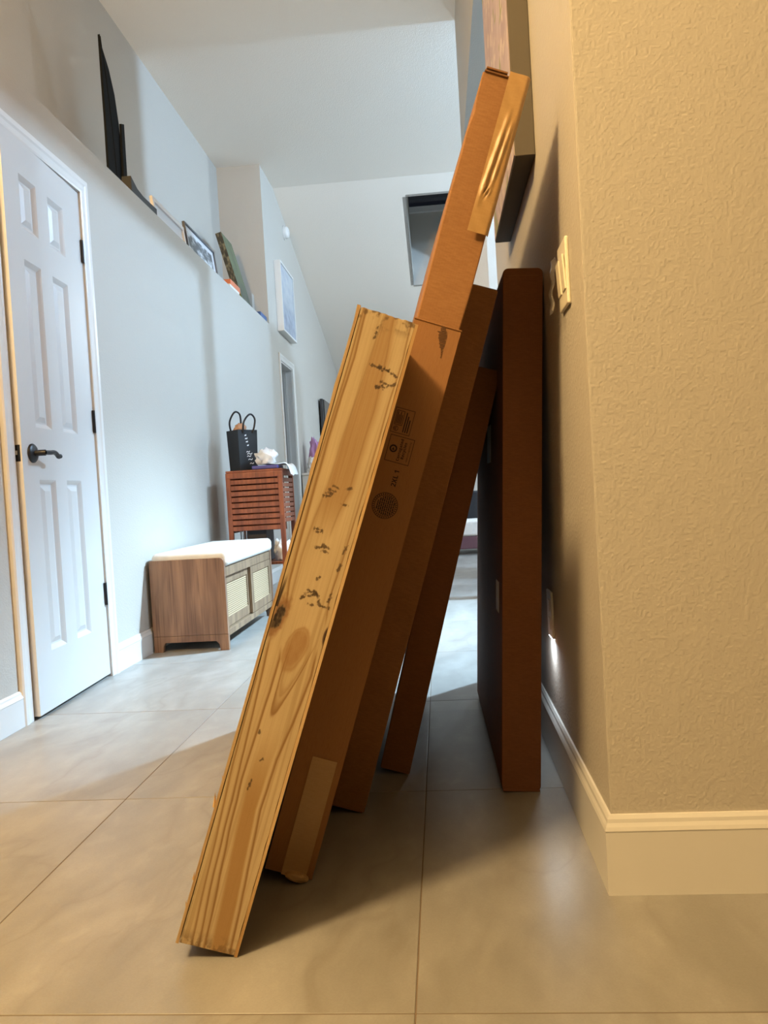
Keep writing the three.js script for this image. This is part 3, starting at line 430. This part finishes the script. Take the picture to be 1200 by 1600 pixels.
/* ------------------------------------------------------------------ things on the plant ledge */
{
  const o = thing('metal_sculpture', 'black sail-shaped metal sculpture with pointed blades on the plant ledge', 'sculpture', [0, 0, 0]);
  const XB = -1.6, P = (l) => l.map(([x, y]) => pixX(x, y, XB)), y0 = LEDGE;
  const left = P([[152.7, 53.6], [157, 118], [162, 185], [167, 263]]), right = P([[182.6, 194], [176, 149], [167, 109], [156, 73]]);
  const dark = phy({ color: lin(0.008, 0.009, 0.010), roughness: 0.8, specularIntensity: 0.25 });
  const big = [...left, [left[3][0] + 0.005, y0], [right[0][0] + 0.03, y0], [right[0][0] + 0.012, 2.5], ...right];
  let g = extr(big, 0.010, { bevel: 0.001 }); basis(g, [0, 0, -1], [0, 1, 0], [1, 0, 0], [XB, 0, 0]); mesh('blade', g, dark, o);
  const b2 = P([[183, 194], [187.5, 195], [192.5, 275.5]]);
  g = extr([b2[0], b2[1], b2[2], [b2[2][0], y0], [b2[0][0] - 0.02, y0]], 0.010, { bevel: 0.001 }); basis(g, [0, 0, -1], [0, 1, 0], [1, 0, 0], [XB + 0.012, 0, 0]); mesh('blade', g, dark, o);
  const rib = [left[0], pixX(166, 148, XB), pixX(174, 220, XB), [pixX(180, 275, XB)[0], y0 + 0.1]].map(([D, Y]) => [XB + 0.0115, Y - 0.01, -D]); mesh('rib', tube(rib, 0.003, 24, 6), dark, o);
  mesh('base', bx(XB - 0.06, XB + 0.06, y0, y0 + 0.012, left[3][0] - 0.03, right[0][0] + 0.02, 0.003), dark, o);
}
{
  const a = pixX(198, 279, -1.45), b = pixX(218, 309, -1.45), c = pixX(239, 329, -1.45);
  const g = extr([[a[0], LEDGE], [a[0], a[1] + 0.012], [lerp(a[0], b[0], 0.5), lerp(a[1], b[1], 0.5) - 0.004], [b[0], b[1] + 0.004], [c[0], c[1] + 0.006], [c[0], LEDGE]], 0.045, { bevel: 0.002 }); basis(g, [0, 0, -1], [0, 1, 0], [1, 0, 0], [-1.475, 0, 0]);
  const o = mesh('dark_tray', g, phy({ color: lin(0.010, 0.010, 0.011), roughness: 0.6 })); tag(o, 'low dark curved tray beside the black sculpture on the ledge', 'tray');
}
function ledgeFrame(name, label, d0, d1, top, frameMat, pict, border, x = -1.475, lean = 0.12) {
  const o = thing(name, label, 'picture', [x, LEDGE, d0]); o.rotation.z = lean; const W = d1 - d0, Hh = top - LEDGE, f = border;
  mesh('frame', [bx(-0.018, 0, 0, Hh, 0, f, 0.002), bx(-0.018, 0, 0, Hh, W - f, W, 0.002), bx(-0.018, 0, 0, f, f, W - f), bx(-0.018, 0, Hh - f, Hh, f, W - f), bx(-0.018, -0.012, f, Hh - f, f, W - f)], frameMat, o);
  const pg = new THREE.PlaneGeometry(W - 2 * f, Hh - 2 * f).rotateY(Math.PI / 2).translate(-0.011, Hh / 2, -W / 2); mesh('picture', strip(pg), pict, o); return o;
}
ledgeFrame('framed_print', 'white framed blank print leaning on the plant ledge', 4.05, 4.56, 2.42, std({ color: lin(0.72, 0.68, 0.66), roughness: 0.5 }), std({ color: lin(0.68, 0.70, 0.74), roughness: 0.4 }), 0.026);
{
  const photo = tex(256, 128, (u, v) => { const m = Math.min(u, 1 - u) < 0.08 || v > 0.86; if (m) return [214, 216, 220]; const n = fbm(u * 8, v * 6, 8, 6, 4, 501), k = fbm(u * 16, v * 12, 16, 12, 3, 511); return mix3([70, 76, 82], [206, 210, 214], sst(0.35, 0.65, 0.6 * n + 0.4 * k + 0.15 * (0.5 - v))); }, 0, 0);
  ledgeFrame('framed_print', 'black and white photograph in a thin dark frame on the ledge', 4.60, 5.22, 2.478, std({ color: lin(0.10, 0.10, 0.11), roughness: 0.4 }), std({ map: photo, roughness: 0.35 }), 0.010);
}
{
  const o = thing('green_canvas', 'leaning green painted canvas with patterned edge on the plant ledge', 'painting', [-1.473, LEDGE, 5.90]); o.rotation.z = 0.253;
  const side = tex(128, 512, (u, v) => { const n = fbm(u * 6, v * 24, 6, 24, 4, 601); let c = mix3([58, 52, 38], [128, 118, 90], sst(0.35, 0.8, n)); c = mix3(c, [140, 132, 40], sst(0.3, 0.15, v) * 0.7); return c; }, 0.09, 0.68);
  const fac = tex(256, 512, (u, v) => { const n = fbm(u * 5, v * 8, 5, 8, 5, 611); let c = mix3([78, 86, 62], [112, 118, 88], n); c = mix3(c, mix3([40, 56, 48], [120, 110, 92], n), sst(0.5, 0.2, v)); return c; }, 0, 0);
  mesh('canvas', bx(-0.05, 0, 0, 0.645, 0, 0.30, 0.002), std({ map: side, roughness: 0.7 }), o);
  const pg = new THREE.PlaneGeometry(0.296, 0.64).rotateY(Math.PI / 2).translate(0.0008, 0.3225, -0.15); mesh('picture', strip(pg), std({ map: fac, roughness: 0.6 }), o).userData.label = 'olive green painting';
}
tag(mesh('small_book', [bx(-1.56, -1.425, LEDGE, LEDGE + 0.03, 5.30, 5.55, 0.003)], std({ color: lin(0.72, 0.70, 0.66), roughness: 0.5 })), 'small white book lying flat by the green canvas', 'book');
tag(mesh('small_book', [bx(-1.56, -1.43, LEDGE + 0.0305, LEDGE + 0.075, 5.34, 5.60, 0.003)], std({ color: lin(0.62, 0.16, 0.06), roughness: 0.5 })), 'small orange book on the white book by the canvas', 'book');
tag(mesh('small_book', [bx(-1.50, -1.425, LEDGE, LEDGE + 0.05, 6.22, 6.44, 0.004)], std({ color: lin(0.03, 0.09, 0.24), roughness: 0.5 })), 'small blue book at the end of the ledge', 'book');

/* ------------------------------------------------------------------ storage bench */
{
  const o = thing('storage_bench', 'walnut storage bench with cane doors and white cushion by the wall', 'bench', [-1.395, 0, 3.415]);
  const W = 0.362, L = 0.965, T = 0.022;
  const endPanel = () => { const r = 0.022, pts = [[0, 0.0768], [W, 0.0768], [W, 0.438 - r]]; for (let k = 1; k <= 6; k++) { const t = k / 6 * Math.PI / 2; pts.push([W - r + r * Math.cos(t), 0.438 - r + r * Math.sin(t)]); } pts.push([0.006, 0.438], [0, 0.432]); return pts; };
  for (const d of [0, L - T]) { const g = extr(endPanel(), T, { bevel: 0.0015 }); g.translate(0, 0, -d - T); mesh('end_panel', uvM(g), walnut, o); }
  for (const d of [0, L - T]) { const g = extr([[0, 0], [0.042, 0], [0.045, 0.028], [0.055, 0.045], [W - 0.06, 0.045], [W - 0.046, 0.03], [W - 0.042, 0], [W, 0], [W, 0.0757], [0, 0.0757]], T - 0.001, { bevel: 0.001 }); g.translate(0, 0, -d - T); mesh('foot_rail', uvM(g), walnut, o); }
  mesh('back_panel', bx(-0.006, 0.006, 0.1, 0.425, 0.01, L - 0.01), walnut, o);
  mesh('seat_board', bx(0.006, W - 0.004, 0.372, 0.39, T, L - T), oak, o);
  mesh('bottom_board', bx(0.006, W - 0.003, 0.062, 0.092, T, L - T, 0.002), oak, o);
  mesh('top_rail', bx(W - 0.022, W - 0.004, 0.345, 0.372, T, L - T, 0.002), oak, o);
  const dw = (L - 2 * T) / 2;
  for (let k = 0; k < 2; k++) {
    const d0 = T + k * dw + 0.002, d1 = T + (k + 1) * dw + (k ? -0.002 : 0.03), xf = W - 0.003 + (k ? 0.0 : -0.017), b = 0.045, y0 = 0.096, y1 = 0.343, dr = new THREE.Group(); dr.name = 'door'; o.add(dr);
    const bl = k ? b : 0.03; mesh('frame', [bx(xf - 0.016, xf, y0, y1, d0, d0 + bl, 0.001), bx(xf - 0.016, xf, y0, y1, d1 - b, d1, 0.001), bx(xf - 0.0155, xf - 0.0004, y0, y0 + b, d0 + bl, d1 - b), bx(xf - 0.0155, xf - 0.0004, y1 - 0.036, y1, d0 + bl, d1 - b)], oak, dr);
    const st = []; for (let y = y0 + b; y < y1 - 0.036; y += 0.0102) st.push(bx(xf - 0.0070, xf - 0.0050, y, y + 0.0056, d0 + bl - 0.004, d1 - b + 0.004)); for (let d = d0 + bl; d < d1 - b; d += 0.0115) st.push(bx(xf - 0.0085, xf - 0.0071, y0 + b - 0.005, y1 - 0.034, d, d + 0.0035)); 
    const cw = mesh('cane_weave', st, cane, dr); cw.userData.kind = 'stuff';
    mesh('cane_backing', bx(xf - 0.014, xf - 0.0105, y0 + 0.03, y1 - 0.03, d0 + 0.025, d1 - 0.03), std({ color: lin(0.16, 0.10, 0.06), roughness: 0.9 }), dr);
  }
  const cg = new RoundedBoxGeometry(W + 0.012, 0.075, L - 2 * T + 0.02, 8, 0.026), cp = cg.attributes.position; for (let i = 0; i < cp.count; i++) { const x = cp.getX(i) / W, z = cp.getZ(i) / L; if (cp.getY(i) > 0.02) cp.setY(i, cp.getY(i) + 0.010 * (1 - Math.pow(2 * x, 2) * 0.7) * (1 - Math.pow(2 * z, 6)) + 0.002 * Math.sin(z * 21) * Math.cos(x * 7)); }
  cg.computeVertexNormals(); cg.translate(W / 2 + 0.008, 0.43, -L / 2); mesh('cushion', uvM(cg), whiteCloth, o).userData.label = 'long white fabric cushion';
}
/* ------------------------------------------------------------------ slatted stand and what it carries */
{
  const o = thing('slatted_stand', 'reddish brown slatted wooden stand at the end of the bench', 'stand', [-1.30, 0, 4.44]);
  const W = 0.352, Hh = 0.872, D = 0.34;
  const leg = (x, d, lean = 0) => { const g = bx(x, x + 0.03, 0, Hh - 0.002, d, d + 0.02, 0.004); return g; };
  for (const [x, d] of [[0, 0], [W - 0.03, 0], [0, D - 0.02], [W - 0.03, D - 0.02]]) mesh('leg', leg(x, d), acacia, o);
  mesh('rail', bx(0.004, W - 0.004, Hh - 0.038, Hh, -0.002, 0.02, 0.008), acacia, o);
  for (let k = 0; k < 9; k++) mesh('slat', bx(0.026, W - 0.026, 0.515 + k * 0.0355, 0.515 + k * 0.0355 + 0.0275, 0.003, 0.015, 0.002), acacia, o);
  for (let k = 0; k < 9; k++) mesh('slat', bx(W - 0.016, W - 0.004, 0.555 + k * 0.031, 0.555 + k * 0.031 + 0.024, 0.016, D - 0.01, 0.002), acacia, o);
  mesh('rail', bx(W - 0.02, W - 0.002, Hh - 0.03, Hh, 0.018, D, 0.003), acacia, o);
  for (let k = 0; k < 6; k++) mesh('top_slat', bx(0.002, W - 0.002, Hh, Hh + 0.012, 0.004 + k * 0.056, 0.004 + k * 0.056 + 0.05, 0.002), acacia, o);
  mesh('shelf', bx(0.005, W - 0.005, 0.30, 0.315, 0.02, D - 0.02), acacia, o);
  mesh('back_panel', bx(0.03, W - 0.06, 0.50, Hh - 0.004, D - 0.016, D - 0.006), acacia, o);  // panel added behind the slats to make their gaps darker
  mesh('side_panel', bx(0.002, 0.012, 0.50, Hh - 0.004, 0.022, D - 0.022), acacia, o);
}
tag(mesh('storage_box', bx(-1.20, -1.08, 0.3155, 0.52, 4.50, 4.70, 0.006), std({ color: lin(0.03, 0.025, 0.025), roughness: 0.6 })), 'dark box on the lower shelf of the slatted stand', 'box');
{
  const o = thing('folded_rack', 'folded silver rack standing inside the slatted stand', 'rack', [-1.262, 0.316, 4.56]);
  for (const x of [0, 0.018, 0.036]) mesh('bar', bx(x, x + 0.008, 0, 0.22, 0, 0.008, 0.002), phy({ color: lin(0.6, 0.62, 0.65), metalness: 0.8, roughness: 0.3 }), o);
  mesh('foot', bx(-0.002, 0.048, 0, 0.006, -0.004, 0.012, 0.002), phy({ color: lin(0.6, 0.62, 0.65), metalness: 0.8, roughness: 0.3 }), o);
}
function crumple(rx, ry, rz, s, det = 4) {
  const g = mergeVertices(strip(new THREE.IcosahedronGeometry(1, det)).deleteAttribute('normal').deleteAttribute('uv')), p = g.attributes.position;
  for (let i = 0; i < p.count; i++) { const x = p.getX(i), y = p.getY(i), z = p.getZ(i), n = 1 - Math.abs(vnoise(x * 2.3 + y * 1.4 + 20, z * 2.3 - y + 20, 64, 64, s) * 2 - 1) * 0.42 - Math.abs(vnoise(x * 5 + y * 3 + 40, z * 5 + y * 3 + 40, 128, 128, s + 1) * 2 - 1) * 0.34; p.setXYZ(i, x * n * rx, Math.max(-0.55, y * n) * ry, z * n * rz); }
  g.computeVertexNormals(); return uvM(g);
}
const filmWhite = phy({ color: lin(0.78, 0.78, 0.78), roughness: 0.4, transmission: 0.15, thickness: 0 });
{ const g = crumple(0.075, 0.10, 0.07, 33); g.translate(-1.0, 0.316 + 0.055, -4.56); tag(mesh('plastic_bag', g, filmWhite), 'crumpled white plastic bag on the lower shelf of the stand', 'bag'); }
const TOP = 0.885;
{
  const o = thing('paper_bag', 'black paper gift bag with white script on the slatted stand', 'bag', [-1.222, TOP, 4.60], Math.PI / 4 + 0.08);
  const bw = 0.145, bd = 0.125, hh = 0.255, tp = 0.006;
  const script = (() => { const cv = document.createElement('canvas'); cv.width = 256; cv.height = 512; const c = cv.getContext('2d'); c.fillStyle = 'rgb(26,30,36)'; c.fillRect(0, 0, 256, 512); c.strokeStyle = 'rgb(225,228,232)'; c.lineCap = 'round'; c.lineWidth = 9; const sq = [[96, 70, 8], [104, 110, 12], [110, 150, 10], [120, 195, 8], [118, 275, 20], [140, 300, 34], [130, 330, 26], [150, 370, 28], [170, 420, 26]]; for (const [x, y, l] of sq) { c.beginPath(); c.moveTo(x - l, y + 6); c.bezierCurveTo(x - l / 2, y - 22, x + l / 2, y + 26, x + l, y - 8); c.stroke(); } const t = new THREE.CanvasTexture(cv); t.colorSpace = THREE.SRGBColorSpace; return t; })();
  const bm = std({ color: lin(0.012, 0.015, 0.02), roughness: 0.6 });
  const wall = (pts) => { const g = new THREE.BufferGeometry(); const [a, b, c, d] = pts; g.setAttribute('position', new THREE.Float32BufferAttribute([...a, ...b, ...c, ...a, ...c, ...d], 3)); g.setAttribute('uv', new THREE.Float32BufferAttribute([0, 0, 1, 0, 1, 1, 0, 0, 1, 1, 0, 1], 2)); g.computeVertexNormals(); return g; };
  const w = bw / 2, d = bd / 2, b = 0.9;
  mesh('front_panel', wall([[-w * b, 0, d * b], [w * b, 0, d * b], [w, hh, d], [-w, hh, d]]), std({ map: script, roughness: 0.6 }), o).userData.label = 'black panel with white script';
  mesh('side_panel', wall([[w * b, 0, d * b], [w * b, 0, -d * b], [w, hh, -d], [w, hh, d]]), bm, o); mesh('side_panel', wall([[-w * b, 0, -d * b], [-w * b, 0, d * b], [-w, hh, d], [-w, hh, -d]]), bm, o);
  mesh('back_panel', wall([[w * b, 0, -d * b], [-w * b, 0, -d * b], [-w, hh, -d], [w, hh, -d]]), bm, o); mesh('bottom', bx(-w * b, w * b, 0, 0.002, -d * b, d * b), bm, o);
  mesh('handle', tube([[-0.035, hh - 0.02, d], [-0.03, hh + 0.05, d + 0.012], [0.015, hh + 0.095, d + 0.018], [0.055, hh + 0.07, d + 0.006], [0.05, hh + 0.02, d + 0.004], [0.035, hh - 0.02, d]], 0.0060, 36, 7), black, o);
  mesh('handle', tube([[-0.035, hh - 0.02, -d], [-0.05, hh + 0.06, -d + 0.01], [-0.02, hh + 0.12, -d + 0.03], [0.02, hh + 0.11, -d + 0.02], [0.04, hh + 0.03, -d], [0.035, hh - 0.02, -d]], 0.0060, 36, 7), black, o);
  const tis = crumple(0.052, 0.05, 0.045, 71); tis.translate(-0.012, hh + 0.004, 0); mesh('wrapping_paper', tis, std({ color: lin(0.50, 0.30, 0.19), roughness: 0.8 }), o).userData.label = 'brown paper filling';
}
tag(mesh('purple_folder', bx(-1.135, -0.975, TOP, TOP + 0.022, 4.45, 4.62, 0.006), std({ color: lin(0.06, 0.05, 0.20), roughness: 0.5 })), 'dark purple folder lying on the slatted stand', 'folder');
{
  const g = wrinkled(0.19, 0.24, 16, 18, (u, v) => { const over = Math.max(0, u - 0.72); return [0.004 * Math.sin(u * 9 + v * 7) + 0.003 * Math.sin(v * 15) - over * over * 0.9, -over * over * 0.15, 0]; }); g.rotateX(-Math.PI / 2); g.translate(-0.985, TOP + 0.030, -4.60);
  tag(mesh('paper_sheet', uvM(g), std({ color: lin(0.74, 0.75, 0.76), roughness: 0.7 })), 'white paper sheet drooping over the edge of the stand', 'paper');
}
{ const g = crumple(0.082, 0.075, 0.06, 87); g.translate(-1.06, TOP + 0.026 + 0.045, -4.53); tag(mesh('plastic_bag', g, filmWhite), 'crumpled white plastic bag beside the black gift bag', 'bag'); }

/* ------------------------------------------------------------------ living room glimpses */
{
  const o = thing('television', 'dark flat television mounted on the far left wall', 'television', [WL, 1.12, 8.95]);
  mesh('screen', bx(0.06, 0.075, 0.012, 0.748, 0.012, 1.238), phy({ color: lin(0.01, 0.012, 0.016), roughness: 0.15 }), o); mesh('housing', bx(0.02, 0.0595, 0, 0.76, 0, 1.25, 0.006), phy({ color: lin(0.02, 0.022, 0.026), roughness: 0.5 }), o); mesh('bracket', bx(0, 0.0195, 0.25, 0.5, 0.45, 0.8), black, o);
}
{
  const o = thing('dresser', 'low white dresser under the television along the wall', 'dresser', [WL + 0.014, 0, 7.52]);
  mesh('body', bx(0, 0.40, 0.06, 0.92, 0, 1.3, 0.004), trimWhite, o); mesh('top_board', bx(0, 0.42, 0.9205, 0.945, -0.015, 1.315, 0.004), trimWhite, o);
  for (let i = 0; i < 3; i++) for (let j = 0; j < 2; j++) { const dr = mesh('drawer', bx(0.4005, 0.415, 0.09 + i * 0.275, 0.09 + i * 0.275 + 0.262, 0.02 + j * 0.635, 0.02 + j * 0.635 + 0.62, 0.003), trimWhite, o); mesh('knob', strip(new THREE.SphereGeometry(0.014, 12, 8).translate(0.425, 0.22 + i * 0.275, -(0.33 + j * 0.635))), black, dr); }
  for (const [x, d] of [[0.02, 0.03], [0.34, 0.03], [0.02, 1.23], [0.34, 1.23]]) mesh('foot', bx(x, x + 0.04, 0, 0.06, d, d + 0.04), trimWhite, o);
}
{ const g = crumple(0.085, 0.27, 0.10, 93); g.translate(-1.30, 0.946 + 0.15, -7.82); tag(mesh('tote_bag', g, std({ color: lin(0.42, 0.22, 0.40), roughness: 0.7 })), 'slumped pink and purple fabric bag on the white dresser', 'bag'); }
{ const g = crumple(0.06, 0.12, 0.07, 97); g.translate(-1.31, 0.946 + 0.066, -7.62); tag(mesh('tissue_bundle', g, filmWhite), 'crumpled white tissue bundle on the white dresser', 'tissue'); }
{
  const o = thing('low_sofa', 'low maroon sofa with pale cushion in the living room beyond', 'sofa', [-0.35, 0, 7.75]);
  const mar = std({ color: lin(0.10, 0.045, 0.055), roughness: 0.9 });
  mesh('base', bx(0, 1.6, 0.06, 0.19, 0, 0.75, 0.01), mar, o); mesh('seat_cushion', bx(0.04, 1.56, 0.19, 0.355, 0.005, 0.55, 0.03, 4), whiteCloth, o); mesh('backrest', bx(0, 1.6, 0.19, 0.66, 0.56, 0.75, 0.03, 4), std({ color: lin(0.015, 0.015, 0.018), roughness: 0.9 }), o);
  for (const [x, d] of [[0.04, 0.03], [1.5, 0.03], [0.04, 0.66], [1.5, 0.66]]) mesh('leg', bx(x, x + 0.05, 0, 0.06, d, d + 0.05), black, o);
}

/* ------------------------------------------------------------------ lamps (all outside the frame) */
function pendant(name, label, key, glow) {
  const L = LAMPS[key], [X, Y, D] = L.at, c = lin(...L.colour), o = thing(name, label, 'lamp', [X, Y, D]);
  mesh('globe', strip(new THREE.SphereGeometry(L.r, 24, 16)), std({ color: lin(0.9, 0.9, 0.9), emissive: c, emissiveIntensity: glow }), o);
  mesh('cap', strip(new THREE.CylinderGeometry(0.02, 0.028, 0.04, 16).translate(0, L.r + 0.015, 0)), black, o);
  mesh('cord', strip(new THREE.CylinderGeometry(0.003, 0.003, H - Y - L.r - 0.045, 8).translate(0, L.r + 0.033 + (H - Y - L.r - 0.045) / 2, 0)), black, o);
  mesh('ceiling_rose', strip(new THREE.CylinderGeometry(0.05, 0.055, 0.018, 24).translate(0, H - Y - 0.0095, 0)), black, o);
  const p = new THREE.PointLight(c, L.power, 0, 2); p.castShadow = true; p.shadow.radius = L.r / 0.02; p.shadow.mapSize.set(1024, 1024); p.shadow.bias = -0.002; p.name = name + '_light'; o.add(p);
}
pendant('entry_pendant', 'warm glowing globe pendant in the entry', 'entry', 8);
pendant('kitchen_pendant', 'cool white globe pendant at the far end of kitchen', 'kitchenA', 8);
pendant('kitchen_pendant', 'cool white globe pendant over the near end of kitchen', 'kitchenB', 8);
{
  const L = LAMPS.kitchenSpot, c = lin(...L.colour), o = thing('kitchen_spotlight', 'cool white ceiling spotlight can tilted toward the hall', 'spotlight', L.at);
  const dir = new THREE.Vector3(L.aim[0] - L.at[0], L.aim[1] - L.at[1], -(L.aim[2] - L.at[2])).normalize(), q = new THREE.Quaternion().setFromUnitVectors(new THREE.Vector3(0, -1, 0), dir);
  const can = strip(new THREE.CylinderGeometry(0.06, 0.06, 0.13, 24, 1, true).translate(0, 0.05, 0)); can.applyQuaternion(q); mesh('housing', can, black, o);
  const bk = strip(new THREE.CircleGeometry(0.06, 24).rotateX(-Math.PI / 2).translate(0, 0.114, 0)); bk.applyQuaternion(q); mesh('back_plate', bk, black, o);
  const fc = strip(new THREE.CircleGeometry(0.05, 24).rotateX(Math.PI / 2).translate(0, 0.0, 0)); fc.applyQuaternion(q); mesh('lens', fc, std({ color: lin(0.9, 0.9, 0.9), emissive: c, emissiveIntensity: 8 }), o);
  mesh('bracket', strip(new THREE.CylinderGeometry(0.008, 0.008, H - L.at[1] - 0.07, 10).translate(0, 0.069 + (H - L.at[1] - 0.07) / 2, 0)), black, o);
  const sp = new THREE.SpotLight(c, L.power, 0, L.angle, 1, 2); sp.position.copy(dir.clone().multiplyScalar(0.02)); sp.target.position.copy(dir.clone().multiplyScalar(3)); o.add(sp); o.add(sp.target); sp.target.name = 'spot_target'; sp.name = 'kitchen_spotlight_light'; sp.castShadow = true; sp.shadow.radius = L.r / 0.02; sp.shadow.mapSize.set(1024, 1024); sp.shadow.bias = -0.002;
}
pendant('living_fill_pendant', 'added cool fill globe pendant in the living room', 'living', 8);  // unseen lamp, added to fill the living room with light

renderer.render(scene, camera);
